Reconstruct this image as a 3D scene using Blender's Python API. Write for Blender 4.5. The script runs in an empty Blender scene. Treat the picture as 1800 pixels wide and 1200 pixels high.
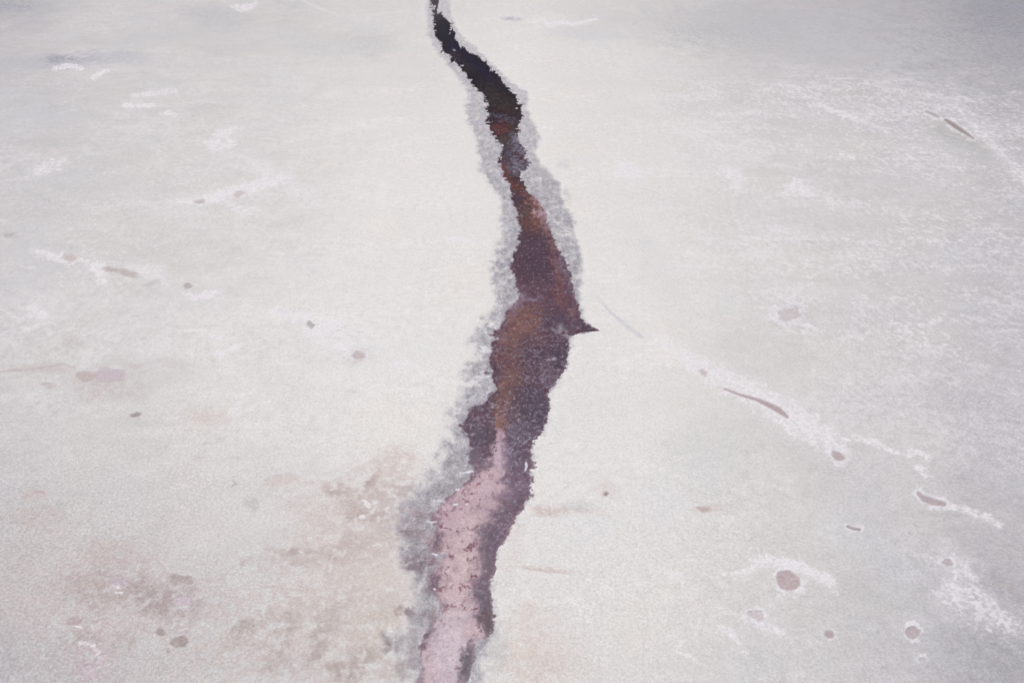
import bpy, math
import numpy as np

# ------------------------------------------------------------------ camera, sky, sun, exposure
S = bpy.context.scene
H = 100.0; TH = math.radians(33.0); F = 1750.0          # flying height (m), depression, focal length in photo pixels
cam = bpy.data.objects.new('camera', bpy.data.cameras.new('camera'))
bpy.context.collection.objects.link(cam)
cam.location = (0, 0, H); cam.rotation_euler = (math.pi/2 - TH, 0, 0)
cam.data.sensor_width = 36.0; cam.data.lens = 35.0; cam.data.clip_start = 0.5; cam.data.clip_end = 100000
S.camera = cam
EL, AZ = math.radians(52), math.radians(-35)
w = bpy.data.worlds.new('World'); S.world = w; w.use_nodes = True
nt = w.node_tree; bg = nt.nodes['Background']
sky = nt.nodes.new('ShaderNodeTexSky'); sky.sky_type = 'NISHITA'; sky.sun_disc = False
sky.sun_elevation = EL; sky.sun_rotation = AZ; sky.air_density = 1.0; sky.dust_density = 4.0
nt.links.new(sky.outputs[0], bg.inputs[0]); bg.inputs[1].default_value = 0.09
sl = bpy.data.lights.new('sun', 'SUN'); sl.energy = 1.5; sl.angle = math.radians(10); sl.color = (1, .955, .89)
sun = bpy.data.objects.new('sun', sl); bpy.context.collection.objects.link(sun)
sun.rotation_euler = (math.pi/2 - EL, 0, math.pi - AZ)
S.view_settings.view_transform = 'Standard'; S.view_settings.look = 'None'
S.view_settings.exposure = 0.45; S.view_settings.gamma = 1.0
KR, KG, KB = 1.18, 1.188, 1.202                            # how much brighter a white salt looks than its own reflectance

# ------------------------------------------------------------------ noise
def _hash(ix, iy, seed):
    h = (ix.astype(np.int64)*374761393 + iy.astype(np.int64)*668265263 + seed*2147483647) & 0xffffffff
    h = ((h ^ (h >> 13))*1274126177) & 0xffffffff
    return ((h ^ (h >> 16)) & 0xffff).astype(np.float32)/65535.0
def perlin(x, y, seed):
    fx = np.floor(x); fy = np.floor(y); ix = fx.astype(np.int64); iy = fy.astype(np.int64)
    dx = (x-fx).astype(np.float32); dy = (y-fy).astype(np.float32)
    def g(ox, oy):
        a = _hash(ix+ox, iy+oy, seed)*6.2831853
        return np.cos(a)*(dx-ox) + np.sin(a)*(dy-oy)
    sx = dx*dx*dx*(dx*(dx*6-15)+10); sy = dy*dy*dy*(dy*(dy*6-15)+10)
    a = g(0,0); a += (g(1,0)-a)*sx
    b = g(0,1); b += (g(1,1)-b)*sx
    return (a+(b-a)*sy)*1.45
def fbm(x, y, size, octv, seed, gain=.52):
    t = 0; amp = 1; tot = 0; f = 1.0/size
    for k in range(octv):
        t = t + perlin(x*f+17.3*k, y*f-9.1*k, seed+k*7)*amp; tot += amp; amp *= gain; f *= 2.03
    return t/tot*1.3
def ridge(x, y, size, octv, seed):
    t = 0; amp = 1; tot = 0; f = 1.0/size
    for k in range(octv):
        t = t + (1-np.abs(perlin(x*f+3.3*k, y*f+5.7*k, seed+k*5)))**3*amp; tot += amp; amp *= .55; f *= 2.1
    return t/tot
def sm(a, b, x):
    t = np.clip((x-a)/(b-a), 0, 1); return t*t*(3-2*t)

# ------------------------------------------------------------------ the grid the flat is meshed on (metres on the ground)
def lin(a, b, s): return np.linspace(a, b, max(2, int(round((b-a)/s))+1))[:-1]
Uc = np.concatenate([[-9000,-6000,-4000,-2500,-1600,-1000,-650,-400,-280], lin(-200,690,2.0), lin(690,1070,.95), lin(1070,2000,2.0),
                     [2000,2080,2200,2450,2800,3400,4300,5800,7800,10800]])
Vr = np.concatenate([[-533,-530,-524,-514,-500,-475,-440,-400,-350], lin(-300,-78,4), lin(-78,1260,1.25), lin(1260,1700,3), [1700,1760,1850,2000,2600,3400,5000,9000]])
NR, NC = len(Vr), len(Uc)
dyv = (600-Vr)/F; den = math.sin(TH) - dyv*math.cos(TH)
Yr = H*(math.cos(TH)+dyv*math.sin(TH))/den
X = ((Uc[None,:]-900)/F)*H/den[:,None]
Y = np.repeat(Yr[:,None], NC, 1)
U = np.repeat(Uc[None,:], NR, 0); V = np.repeat(Vr[:,None], NC, 1)
MPX = (H/den/F)[:,None]                                  # metres per photo pixel across, per row
FS = np.clip(np.sin(np.arctan2(H, np.maximum(Yr, 1))), .12, 1)[:,None]   # foreshortening

def zone(pts, vals, v):                                  # piecewise linear along the channel
    return np.interp(v, pts, vals)

N1 = fbm(X, Y, 6, 5, 11); N2 = fbm(X, Y, 6, 5, 37)       # edge warps
Nf = fbm(X, Y, 1.6, 3, 71); Ng = fbm(X, Y, 1.6, 3, 91)
Nb = fbm(X, Y, 45, 5, 5)                                 # broad
Nm = fbm(X*.6, Y, 14, 6, 23)
Rm = ridge(X*.7+N1*1.0, Y+N2*1.0, 13, 5, 61)
Nh = fbm(X, Y, .55, 3, 811)*1.7; Ni = fbm(X, Y, .55, 3, 823)*1.7; Nk = fbm(X, Y*.7, 1.1, 4, 837, .7)*1.8
Rs = ridge(X*.55+N1*.4, Y*.8, 2.0, 4, 851)
Rf = ridge(X+Nf*.3, Y+Ng*.3, 3.2, 4, 83)

# ------------------------------------------------------------------ salt flat colour
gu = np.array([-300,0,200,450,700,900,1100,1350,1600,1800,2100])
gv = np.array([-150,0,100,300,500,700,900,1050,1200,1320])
G = np.array([  # salt tone by area, with lens vignette painted in toward edges and corners
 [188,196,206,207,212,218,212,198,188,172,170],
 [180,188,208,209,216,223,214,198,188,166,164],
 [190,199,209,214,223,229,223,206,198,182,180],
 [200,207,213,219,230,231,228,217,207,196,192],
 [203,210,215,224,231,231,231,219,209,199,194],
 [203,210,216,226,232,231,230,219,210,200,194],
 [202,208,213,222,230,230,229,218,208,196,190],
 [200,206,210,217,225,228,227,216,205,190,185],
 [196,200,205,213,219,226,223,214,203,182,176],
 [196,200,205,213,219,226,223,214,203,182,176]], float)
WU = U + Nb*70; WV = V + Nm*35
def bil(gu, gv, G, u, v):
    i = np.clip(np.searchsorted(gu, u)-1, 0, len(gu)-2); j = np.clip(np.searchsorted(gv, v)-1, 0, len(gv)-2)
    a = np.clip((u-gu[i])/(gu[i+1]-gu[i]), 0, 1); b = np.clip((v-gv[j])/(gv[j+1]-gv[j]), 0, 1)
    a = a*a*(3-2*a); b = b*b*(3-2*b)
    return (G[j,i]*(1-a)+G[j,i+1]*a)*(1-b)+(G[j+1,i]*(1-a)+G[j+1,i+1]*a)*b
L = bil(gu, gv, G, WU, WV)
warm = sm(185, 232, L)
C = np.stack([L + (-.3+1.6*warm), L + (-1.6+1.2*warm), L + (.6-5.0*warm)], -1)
fade = sm(6500, 900, np.abs(U-900))*sm(-520, -300, V)
C += ((Nb*2.5 + Nm*3.0 + Nf*1.3)*fade)[...,None]*np.array([1,1,1.03])
C += ((Nk*3.0 + Nh*1.3 + fbm(X*.7,Y,5,4,1201,.6)*7*sm(100,500,np.abs(U-940)) - (Rs-.42)*14*sm(.0,.5,Nm+.25) - sm(.62,.85,ridge(X*.8+N1*.4,Y,4.5,4,871))*7*sm(-.1,.3,Nb) + sm(.64,.9,ridge(X*.7+N2*.5,Y,6,5,873))*9*sm(-.05,.35,-Nb+Nm*.6))*fade)[...,None]
C += (fbm(X, Y, 20, 4, 301)*2.2)[...,None]*np.array([.9,.1,-1.1])
VE = np.zeros((NR,NC)); TR = np.zeros((NR,NC)); FI = np.zeros((NR,NC)); GR = np.ones((NR,NC))*.5
Z = fbm(X, Y, 60, 3, 401)*.18*fade + Nm*.05*fade + Nf*.012*fade
Z0 = Z.copy()

def mixc(sl, rgb, a):
    C[sl] += (np.array(rgb, float)-C[sl])*np.clip(a, 0, 1)[...,None]
def box(x0, y0, x1, y1):
    return (slice(max(0, np.searchsorted(Vr, y0)-1), np.searchsorted(Vr, y1)+1), slice(max(0, np.searchsorted(Uc, x0)-1), np.searchsorted(Uc, x1)+1))
def ell(cx, cy, rx, ry, rot=0, warp=.3, pad=1.8):
    R = max(rx, ry)*pad+6; s = box(cx-R, cy-R, cx+R, cy+R); r = math.radians(rot); m = min(rx, ry)
    a = U[s]-cx + N1[s]*warp*m*2.0 + Nf[s]*(warp*m*.7+.8) + Nh[s]*1.4; b = V[s]-cy + N2[s]*warp*m*1.6 + Ng[s]*(warp*m*.6+.6) + Ni[s]*1.0
    p = (a*math.cos(r)+b*math.sin(r))/rx; q = (-a*math.sin(r)+b*math.cos(r))/ry
    return s, (1-np.sqrt(p*p+q*q))*m                     # field in photo pixels, >0 inside
def path(pts, warp=3.0):
    P = np.array(pts, float); R = P[:,2].max()*1.7+8
    s = box(P[:,0].min()-R, P[:,1].min()-R, P[:,0].max()+R, P[:,1].max()+R)
    u = U[s]+N1[s]*warp+Nf[s]*warp*.5+Nh[s]*min(warp,3)*.5; v = V[s]+(N2[s]*warp+Ng[s]*warp*.5+Ni[s]*min(warp,3)*.5)*np.maximum(FS[s[0]], .3)
    best = np.full(u.shape, -1e9)
    for (x0,y0,r0),(x1,y1,r1) in zip(P[:-1], P[1:]):
        dx, dy = x1-x0, y1-y0; t = np.clip(((u-x0)*dx+(v-y0)*dy)/(dx*dx+dy*dy+1e-9), 0, 1)
        best = np.maximum(best, r0+(r1-r0)*t-np.hypot(u-x0-t*dx, v-y0-t*dy))
    return s, best
def stain(cx, cy, rx, ry, rot, rgb, a, warp=.5, soft=1.0):
    s, f = ell(cx, cy, rx, ry, rot, warp, 2.2); m = min(rx, ry)*soft
    mixc(s, rgb, a*sm(-m*.6, m*.6, f)*np.clip(.93+.9*Nf[s]+.6*Nm[s]+.8*Nk[s]-(Rs[s]-.42)*.8, .0, 1.5))
def streak(pts, rgb, a, warp=3, soft=2.5):
    s, f = path(pts, warp); mixc(s, rgb, a*sm(-soft, soft, f)*np.clip(.85+.7*Nf[s], .2, 1.2))
def lace(pts, a, rgb=(240,238,241), thr=.36, warp=4, vein=.6):       # lacy white salt bloom
    s, f = path(pts, warp); r = np.array(pts)[:,2].max()
    k = sm(-r*.5, r*.7, f); l = sm(thr, thr+.28, Rf[s]*.75+Rm[s]*.25+k*.22)
    mixc(s, rgb, a*k*l); VE[s] = np.maximum(VE[s], k*vein*a)

# broad white wisps over the flat
wr = sm(980, 1250, U)*sm(2300, 1700, U)*sm(60, 190, V+Nb*40)*sm(760, 330, V-(U-1100)*.45+Nb*60)
mixc((slice(None),slice(None)), (236,233,234), .70*wr*sm(.36,.62,Rm*.28+.30*Rs+.30*Rf+Nb*.10+Nk*.16+Nm*.10-.02))
wl = sm(760, 500, U)*sm(-200,60,U)*sm(80,200,V)*sm(760,600,V)
mixc((slice(None),slice(None)), (233,231,232), .5*wl*sm(.40,.66,Rm*.35+.35*Rs+.2*Rf+Nb*.16+Nk*.14))
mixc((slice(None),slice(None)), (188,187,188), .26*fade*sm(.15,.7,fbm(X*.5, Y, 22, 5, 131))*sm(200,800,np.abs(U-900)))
VE = np.maximum(VE, sm(1180,1760,U+Nb*130-V*.04)*sm(-60,260,V+Nb*60)*(.25+.9*sm(-.25,.45,fbm(X,Y,24,4,141)))*fade)
VE = np.maximum(VE, wr*.45*sm(-.1,.5,Nm)); VE = np.maximum(VE, .4*fade*sm(.0,.5,fbm(X,Y,30,5,143)))
# granular darker damp salt in the lower left
lowl = sm(620,200,U)*sm(640,900,V)
mixc((slice(None),slice(None)), (196,190,188), .35*lowl*sm(-.1,.7,fbm(X,Y,9,5,151)))
GR += lowl*.5 + sm(500,1000,V)*.2

for a in [ # grey and blue-grey damp areas; the corner ones also paint in lens vignette
 (130,106,70,11,-4,(176,177,186),.75),(105,104,26,6,0,(150,152,162),.65),(215,100,45,12,0,(192,193,198),.6),(10,110,60,12,-8,(188,189,194),.6),
 (20,6,60,16,0,(160,163,172),.6),(380,30,60,16,6,(194,194,196),.7),(330,60,130,14,-4,(200,200,201),.5),(400,85,60,12,0,(198,198,200),.45),(590,80,110,30,0,(204,204,204),.5),
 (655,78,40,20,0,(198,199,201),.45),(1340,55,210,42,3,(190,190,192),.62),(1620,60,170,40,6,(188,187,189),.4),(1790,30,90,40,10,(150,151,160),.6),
 (1560,120,180,24,6,(194,193,194),.45),(1765,1170,60,50,0,(176,176,180),.5),(1690,1150,60,30,20,(196,196,197),.4),(900,34,18,3,4,(176,178,186),.6),
 (1015,58,50,12,0,(208,208,212),.5),(1690,243,62,13,24,(186,186,181),.75),(1600,1050,120,28,4,(200,199,198),.5),(1480,830,170,60,30,(206,205,204),.35),
 (1240,790,60,50,0,(215,215,213),.5),(1345,620,110,36,10,(211,210,208),.45),(60,200,110,40,0,(200,201,204),.4),(40,470,60,60,0,(205,206,208),.4),
 (1150,470,30,90,-30,(218,218,216),.4),(1560,330,230,24,8,(205,204,203),.45),(1420,380,140,20,4,(208,207,205),.4),(180,330,140,18,0,(208,208,208),.3),
 (340,1010,10,8,0,(214,213,213),.3)]: stain(*a)
for a in [(180,1060,230,90,0,(201,188,186),.6,.5,1.6),(520,1120,170,100,-20,(204,192,187),.6,.5,1.6),(640,930,120,90,-20,(204,191,186),.6,.5,1.5),(90,920,130,60,0,(204,196,193),.4,.5,1.5),(300,870,200,60,0,(212,207,204),.35,.5,1.5),(60,1180,160,50,0,(186,180,182),.45,.5,1.3),(940,1150,70,70,0,(214,203,197),.4,.5,1.5),
 (1770,1120,110,130,0,(172,170,175),.55,.5,1.4),(1780,50,170,110,0,(158,157,165),.5,.5,1.3),(1790,700,90,220,0,(190,188,192),.4,.5,1.4),(20,1000,50,120,0,(196,192,194),.3,.5,1.4)]: stain(*a)  # edge and corner patches on this row: lens falloff painted into the ground
for a in [ # brown, pink and mauve stains in the salt
 (130,455,18,8,0,(196,188,186),.7),(195,472,16,5,10,(190,183,182),.8),(228,481,18,6,15,(192,184,182),.75),(270,497,18,5,-20,(200,196,195),.7),
 (55,470,6,3,0,(232,232,234),.6),(18,413,14,5,0,(188,182,180),.7),(125,600,22,10,12,(200,192,188),.55),(60,648,70,7,2,(202,192,190),.5),(85,678,12,5,0,(196,185,183),.6),
 (195,675,60,26,-4,(202,193,190),.6),(225,640,20,5,20,(200,190,187),.4),(290,650,70,16,0,(212,205,202),.45),(365,733,36,12,0,(216,206,200),.6),(375,776,22,5,-15,(204,202,200),.5),
 (230,740,30,6,10,(205,205,206),.5),(280,745,38,5,-3,(206,206,205),.5),(630,627,22,12,0,(206,197,195),.7),(545,573,8,8,0,(196,190,189),.7),(500,545,9,5,0,(198,194,194),.6),
 (415,437,10,3,0,(205,198,196),.5),(420,340,12,6,-20,(208,196,192),.6),(620,690,8,3,0,(205,200,197),.5),(495,845,30,13,-10,(212,204,200),.7),(485,866,26,8,-10,(208,204,201),.5),
 (445,886,15,11,20,(201,199,197),.65),(400,805,22,3,0,(205,198,195),.5),(348,803,8,5,0,(206,198,196),.5),(60,866,24,10,-12,(203,194,190),.5),(65,908,40,20,0,(198,188,184),.6),
 (180,975,60,20,-5,(200,190,186),.6),(240,985,30,14,0,(198,188,184),.45),(215,1042,105,32,6,(190,179,176),.85),(290,1052,55,24,6,(181,169,167),.8),(125,1045,30,16,-30,(192,182,178),.6),
 (310,1016,22,9,10,(186,176,173),.8),(335,1025,9,14,0,(190,180,176),.5),(60,1060,60,22,0,(202,194,194),.6),(155,1095,30,16,0,(195,184,182),.6),(170,1150,46,44,0,(196,182,184),.75),
 (150,1125,36,12,0,(184,174,171),.55),(215,1130,14,26,0,(190,180,176),.4),(8,1170,22,60,0,(186,183,184),.6),(515,978,50,18,6,(201,191,187),.75),(470,1000,20,10,0,(204,196,192),.4),
 (436,985,16,9,0,(200,192,189),.65),(525,968,40,6,4,(184,174,170),.55),(590,955,40,8,-30,(202,191,187),.6),(625,962,44,22,-25,(200,187,183),.7),(585,983,10,6,-40,(183,170,167),.55),
 (620,865,70,10,12,(200,186,181),.6),(655,848,14,10,-40,(182,168,164),.7),(590,868,22,6,0,(188,176,172),.6),(640,880,44,16,0,(201,190,186),.6),(640,903,40,14,8,(193,180,176),.65),
 (690,850,30,34,20,(205,192,186),.55),(700,810,40,20,0,(214,204,198),.5),(560,900,40,24,0,(214,205,200),.4),(660,940,40,30,0,(207,198,192),.5),
 (420,1120,52,14,-42,(198,189,184),.75),(445,1095,40,12,-25,(190,181,176),.6),(500,1108,44,16,-65,(192,182,177),.7),(420,1100,18,10,-20,(185,176,172),.6),(590,1100,32,24,-40,(190,180,175),.65),
 (560,1135,40,20,-60,(186,176,171),.7),(490,1170,36,18,0,(190,180,176),.6),(610,1175,46,18,-10,(184,172,167),.7),(600,1070,50,14,-45,(202,193,188),.6),(545,1070,36,14,-40,(206,198,192),.5),
 (660,1110,40,50,0,(206,196,188),.6),(640,1150,30,14,0,(184,174,168),.6),(660,1010,38,24,-20,(214,206,198),.5),(365,1155,20,8,-20,(202,194,190),.5),(690,1180,30,26,0,(196,186,180),.5),
 (995,895,60,6,5,(216,204,198),.6),(965,900,25,8,8,(206,190,184),.5),(1020,890,22,9,0,(200,200,198),.5),(1066,862,22,12,10,(220,213,206),.6),(1245,893,26,7,0,(214,204,199),.6),
 (960,1000,55,5,5,(217,207,200),.65),(930,1140,50,60,20,(222,212,205),.55),(900,960,22,40,20,(222,212,206),.4),(968,1175,60,18,0,(214,205,199),.5),
 (1395,553,30,22,0,(202,197,196),.75),(1765,1028,18,6,0,(184,178,178),.7),(1772,1036,12,4,20,(180,174,175),.5),(1735,1049,10,4,0,(190,178,178),.7),(1775,1062,22,4,10,(186,182,182),.5),
 (1235,652,14,4,30,(204,194,194),.6),(1395,606,16,4,0,(205,204,202),.5),(1310,590,26,8,0,(213,212,209),.4),
 (845,270,10,40,0,(226,218,210),.3),(700,110,90,30,0,(222,218,213),.3)]: stain(*a)
for pts, rgb, a, wp in [
 ([(1050,521,1.5),(1075,550,2),(1100,572,3.5),(1128,592,3)],(208,210,213),.8,2),
 ([(1060,570,1),(1075,576,1)],(190,190,190),.0,2),
 ([(0,652,1.5),(60,648,2),(110,640,2),(130,645,1.5)],(192,178,177),.7,3),
 ([(410,845,.8),(416,850,1),(406,856,.7)],(165,158,156),.7,1),
 ([(40,874,1),(60,864,1.2),(78,864,1.5),(80,870,1)],(188,176,172),.7,1.5),
 ([(920,997,1),(960,1004,1.5),(1000,1006,1)],(205,193,187),.6,2),
 ([(530,0,1.5),(560,15,2),(600,28,1.5),(660,26,1.2),(720,18,2)],(226,225,222),.8,2),
 ([(480,0,2),(520,12,2)],(190,191,194),.4,2),
 ([(1640,196,1),(1662,206,2)],(168,164,162),.5,1)]: streak(pts, rgb, a, wp)
s, f = path([(860,220,50),(900,440,40),(860,700,44),(840,820,40)], 6); mixc(s, (232,229,224), .45*sm(-50,20,f))

# ------------------------------------------------------------------ things lying on or sunk in the flat: [slice, field, kind, name, label, category, group, parent-key]
THINGS = []
POOLF = np.full((NR,NC), -99.0)
def crust(label, pts, thr=.36, a=.9, warp=5, rgb=(238,235,236), group=None, name='salt_crust', key=None, vein=.5):
    s, f = path(pts, warp); r = max(p[2] for p in pts)
    f2 = (Rf[s]*.55+Rs[s]*.25+Rm[s]*.15+Nk[s]*.16 + sm(-r*.7, r*.9, f)*.46 - .46 - thr*.85 + .02)
    f2 = np.where(f > -r*.55, f2, -1.0); f2 = np.minimum(f2, (f+r*.55)/r)
    mixc(s, rgb, a*sm(-.10, .24, f2)*np.clip(.74+.95*Nk[s]+1.1*Nh[s],.0,1)); mixc(s, rgb, .30*a*sm(-r*.7, r*.6, f)); VE[s] = np.maximum(VE[s], vein*sm(-r, r*.4, f))
    THINGS.append([s, f2, 'crust', name, label, 'salt crust', group or 'white salt crusts on the flat', key])
def pool(label, cx, cy, rx, ry, rot, rgb, a=.85, warp=.22, rim=0, pts=None, cat='brine pool', name='brine_pool', rimrgb=None, group='small brine pools in the salt'):
    s, f = (path(pts, 1.2) if pts else ell(cx, cy, rx, ry, rot, warp))
    if rim:
        s2, fr = (path([(p[0],p[1],p[2]+rim*1.2) for p in pts], 7) if pts else ell(cx, cy, rx+rim, ry+rim*.8, rot, .55))
        f2 = Rf[s2]*.5 + Nk[s2]*.10 + Rs[s2]*.1 + sm(-rim, rim*1.0, fr)*.5 - .545; f2 = np.where(fr > -rim*.8, f2, -1.)
        mixc(s2, rimrgb or (235,233,236), .85*sm(-.08, .22, f2)*np.clip(.8+.5*Nk[s2],.2,1)); VE[s2] = np.maximum(VE[s2], .6*sm(-rim, rim, fr))
    soft = 1.8
    mixc(s, rgb, min(1,a*1.12)*sm(-soft, soft, f)*np.clip(1.05+.3*Nk[s]+.15*Nh[s],.5,1))
    e = sm(-2.2, 0, f)*sm(2.2, 0, f); mixc(s, tuple(c*.9 for c in rgb), a*.12*e)
    POOLF[s] = np.maximum(POOLF[s], f)
    d = np.clip(f*.04, -.0, .10); Z[s] = np.minimum(Z[s], Z0[s]-.02*sm(-2,0,f)-d)
    VE[s] *= 1-sm(-2, 0, f)
    k = len(THINGS)
    THINGS.append([s, f, 'pool', name, label, cat, group, None])
    if rim: THINGS.append([s2, f2, 'rim', 'salt_rim', None, None, None, k])

crust('long white salt ridge running down right from beside the dark spur', [(1150,592,5),(1185,615,10),(1230,645,16),(1290,675,17),(1350,705,20),(1410,745,24),(1460,775,20),(1485,790,12)], .22, .95, 6, name='salt_ridge')
crust('thin white salt streak continuing below the end of the long ridge', [(1500,765,4),(1540,780,6),(1580,795,4),(1600,800,3)], .2)
crust('short white salt streak left of the crescent pool, upper one', [(1602,790,4),(1635,804,5)], .2)
crust('short white salt streak above the crescent pool, lower one', [(1610,822,6),(1628,835,7)], .22)
crust('white salt band trailing right from the crescent pool', [(1668,890,3),(1700,895,6),(1740,910,8),(1758,925,5)], .26)
crust('white salt band arching right of the largest oval pool', [(1325,985,7),(1370,985,9),(1420,1000,10),(1455,1020,11),(1468,1035,7)], .24)
crust('narrow white salt spur left of the largest oval pool', [(1260,1012,3),(1295,1006,4),(1330,996,6)], .28, .7)
crust('curled white salt line near the bottom, ending in a bright hook', [(1265,1105,6),(1285,1112,6),(1302,1130,4),(1312,1150,4)], .26, .8)
crust('bright forked salt line at the bottom, left of the hooked one', [(1195,1130,4),(1190,1145,3),(1215,1152,3),(1225,1158,3)], .22, .75)
crust('ragged white lace below the faint double pool', [(1310,1085,8),(1345,1100,12),(1380,1115,6)], .32, .8)
crust('pale lace patch left of the largest oval pool', [(1165,1000,6),(1195,1015,8),(1220,1045,6)], .3, .6)
crust('pale salt bloom between the channel and the crescent pool, shaped like a tuft', [(1372,858,5),(1385,857,8)], .24, .7)
crust('broad lacy crust field near the right edge, around the ragged pool', [(1660,975,20),(1690,1010,34),(1665,1050,24),(1720,1060,30),(1780,1100,24)], .34, .75, 9)
crust('white salt bloom at right of the ringed grey pink pool', [(1420,575,3),(1436,578,3)], .2, .7)
crust('white peaked salt bloom in the upper right field', [(1385,335,8),(1400,328,14),(1420,335,8)], .2, .9)
crust('white salt bloom right of the peaked one, hanging lower', [(1455,345,8),(1462,362,8)], .28, .6)
crust('bright triangular salt tuft right of the channel, upper half', [(1090,305,8),(1100,295,14),(1120,308,8)], .24, .8)
crust('white salt bloom between the tuft and the peaked bloom', [(1270,300,8),(1290,305,14),(1300,330,8)], .3, .75)
crust('small bright salt dash in the upper right field, above the peaked bloom', [(1478,270,3),(1500,278,4)], .2, .8)
crust('diagonal pale salt streak upper right, long one', [(1430,180,4),(1480,200,5),(1530,218,5),(1560,232,3)], .3, .6)
crust('diagonal salt band running right of the elongated pool', [(1690,200,4),(1725,235,8),(1760,270,12),(1800,310,14)], .34, .65)
crust('bright eye shaped salt loop at the top, right of the channel', [(930,38,1.5),(955,36,4),(965,44,4),(990,40,3),(1010,43,2),(1050,34,2)], .1, .95, 2, (236,235,236))
crust('zigzag bright salt patch, upper left field', [(412,225,4),(385,240,10),(372,255,10),(388,262,6),(405,250,7)], .22, .95)
crust('white salt ridge with pink spots, upper left of centre', [(298,353,2),(340,354,5),(385,345,10),(440,330,10),(490,315,7),(510,310,4)], .2, .95, 4, name='salt_ridge')
crust('pale salt fringe under the white ridge, right half', [(400,358,5),(425,370,8),(450,366,5)], .28, .75)
crust('pale salt spread above the white ridge, right end', [(430,275,5),(460,295,14),(520,330,14),(560,340,8)], .36, .6)
crust('tiny bright salt flake left of the channel, level with the dark red brine', [(785,423,1.5),(805,421,4),(825,424,3),(835,426,1)], .05, .95, 2)
crust('white salt chain holding pinkish pools, left side', [(60,441,2),(85,447,7),(115,455,8),(150,460,4),(175,472,12),(180,495,6)], .22, .95, 4, name='salt_ridge')
crust('white salt fringe under the small round grey pool', [(320,515,3),(345,522,6),(385,512,3)], .26, .8)
crust('pale lace around the right half of the left salt chain', [(230,470,10),(280,480,14),(300,505,6)], .36, .6)
crust('left half of the bright double bloom left of centre', [(480,550,6),(500,545,10),(515,560,8)], .27, .8)
crust('bright white bloom around a grey pit, left of the channel', [(535,560,12),(560,575,18),(585,572,10),(600,562,3)], .18, 1)
crust('white crust strip at left of the pinkish set pool', [(580,605,4),(605,612,6),(615,625,6)], .24, .8)
crust('white crust flecks trailing right of the pinkish set pool', [(685,640,3),(715,640,6),(738,646,5)], .26, .85)
crust('thin branching white salt lines at left of centre', [(315,585,2),(350,580,3),(395,600,3),(380,625,5),(410,612,4),(440,600,3)], .18, .7, 4)
crust('curled white salt loop, left of centre below the branching lines', [(415,700,3),(430,695,4),(405,730,5),(430,722,4),(475,705,3)], .24, .7)
crust('three lobed white flake below the blue grey damp patch, top left', [(95,120,3),(125,116,4),(145,120,3)], .08, .9, 2)
crust('white flake with a hooked end, right of the three lobed flake', [(165,137,4),(175,130,3),(190,124,2.5)], .1, .95, 2)
crust('round white flake, left of the long flake in the top left field', [(218,185,3),(230,186,4)], .02, .9, 1.5)
crust('long thin white flake right of the round flake, top left field', [(243,186,2.5),(268,185,3.5)], .04, .9, 1.5)
crust('white flake with a pinkish centre, lowest of the top left flakes', [(283,200,3),(300,198,4),(306,202,3)], .12, .85, 2)
crust('scattered white dashes in the top left field', [(230,168,3),(275,165,5),(310,160,4)], .32, .8, 4)
crust('pale salt spread at far left, upper third', [(50,305,5),(80,295,12),(115,282,6)], .3, .65)
crust('lumpy white salt knot at the top edge, left half', [(408,12,3),(425,15,6),(440,12,5),(450,5,3)], .2, .85, 3)
crust('pale ragged crust at far left, around a faint grey hollow', [(30,560,6),(60,545,10),(90,560,8),(40,578,5)], .36, .55)
crust('bright white pair of flakes inside the brown stain, lower left', [(201,1029,3),(206,1030,3.5)], .0, 1, 1, (246,243,246))
crust('tiny white flake under the pair, inside the brown stain', [(203,1041,2),(213,1042,2)], .0, .9, 1, (244,241,244))
crust('white feathery salt growth above the pink lilac pool, lower left', [(140,1130,3),(165,1132,5),(172,1145,6),(178,1160,3)], .28, .9, 3)
crust('small white flake below the mauve brown pool', [(134,1100,1.6),(142,1101,2)], .0, .9, 1)
crust('small white flake in the brown mottling left of the channel', [(640,880,3),(648,888,4)], .1, .85, 2)
crust('round white flake below the mottling, left of the channel', [(634,909,2.5),(638,908,3)], .0, .95, 1)
crust('white salt bead line on the left bank near the bottom', [(685,1105,2),(692,1115,3)], .06, .9, 1)

MP = (190,177,177); LI = (199,188,193); BR = (168,157,154)
pool('largest oval mauve pool, ringed with white salt, at lower right', 1386,1020,22,16.5,22,(192,177,178),.95,.16,9)
pool('small round mauve pool below the largest oval pool', 1458,1114,8,6.5,15,(184,170,170),.9,.2,5)
pool('round mauve pool with white ring near the lower right corner', 1605,1112,13,10,0,(190,178,179),.9,.25,6)
pool('faint double mauve pool in pale crust, lower left of the largest oval pool', 1328,1082,14,8,40,(204,194,194),.7,.6,9)
pool('tiny grey mauve pool ringed by crust below the round pool near the corner', 1622,1161,6,4.5,20,(196,190,190),.8,.3,5)
pool('dark mauve pool at the lower end of the long salt ridge', 1473,800,13,7,32,MP,.9,.35,9)
pool('crescent shaped mauve pool in white crust at right', 0,0,0,0,0,(188,174,177),.9,rim=6,pts=[(1614,866,2.5),(1624,876,5),(1640,882,5.5),(1660,886,3.5)])
pool('thin dark brown slit of brine between the crescent pool and the largest oval pool', 0,0,0,0,0,(172,163,162),.9,pts=[(1490,925,2),(1500,929,2.2),(1511,931,2)],rim=3)
pool('ragged mauve pool in lacy crust near the right edge', 1664,990,9,8,0,(188,179,180),.8,.55,7)
pool('tiny dark brown pit with a tan halo, right of the channel', 1066,868,4,3,0,(168,152,146),.9,.3)
pool('faint reddish seep spot level with the pink shallows, right of the channel', 1239,894,10,3.5,10,(200,182,176),.8,.6)
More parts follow.
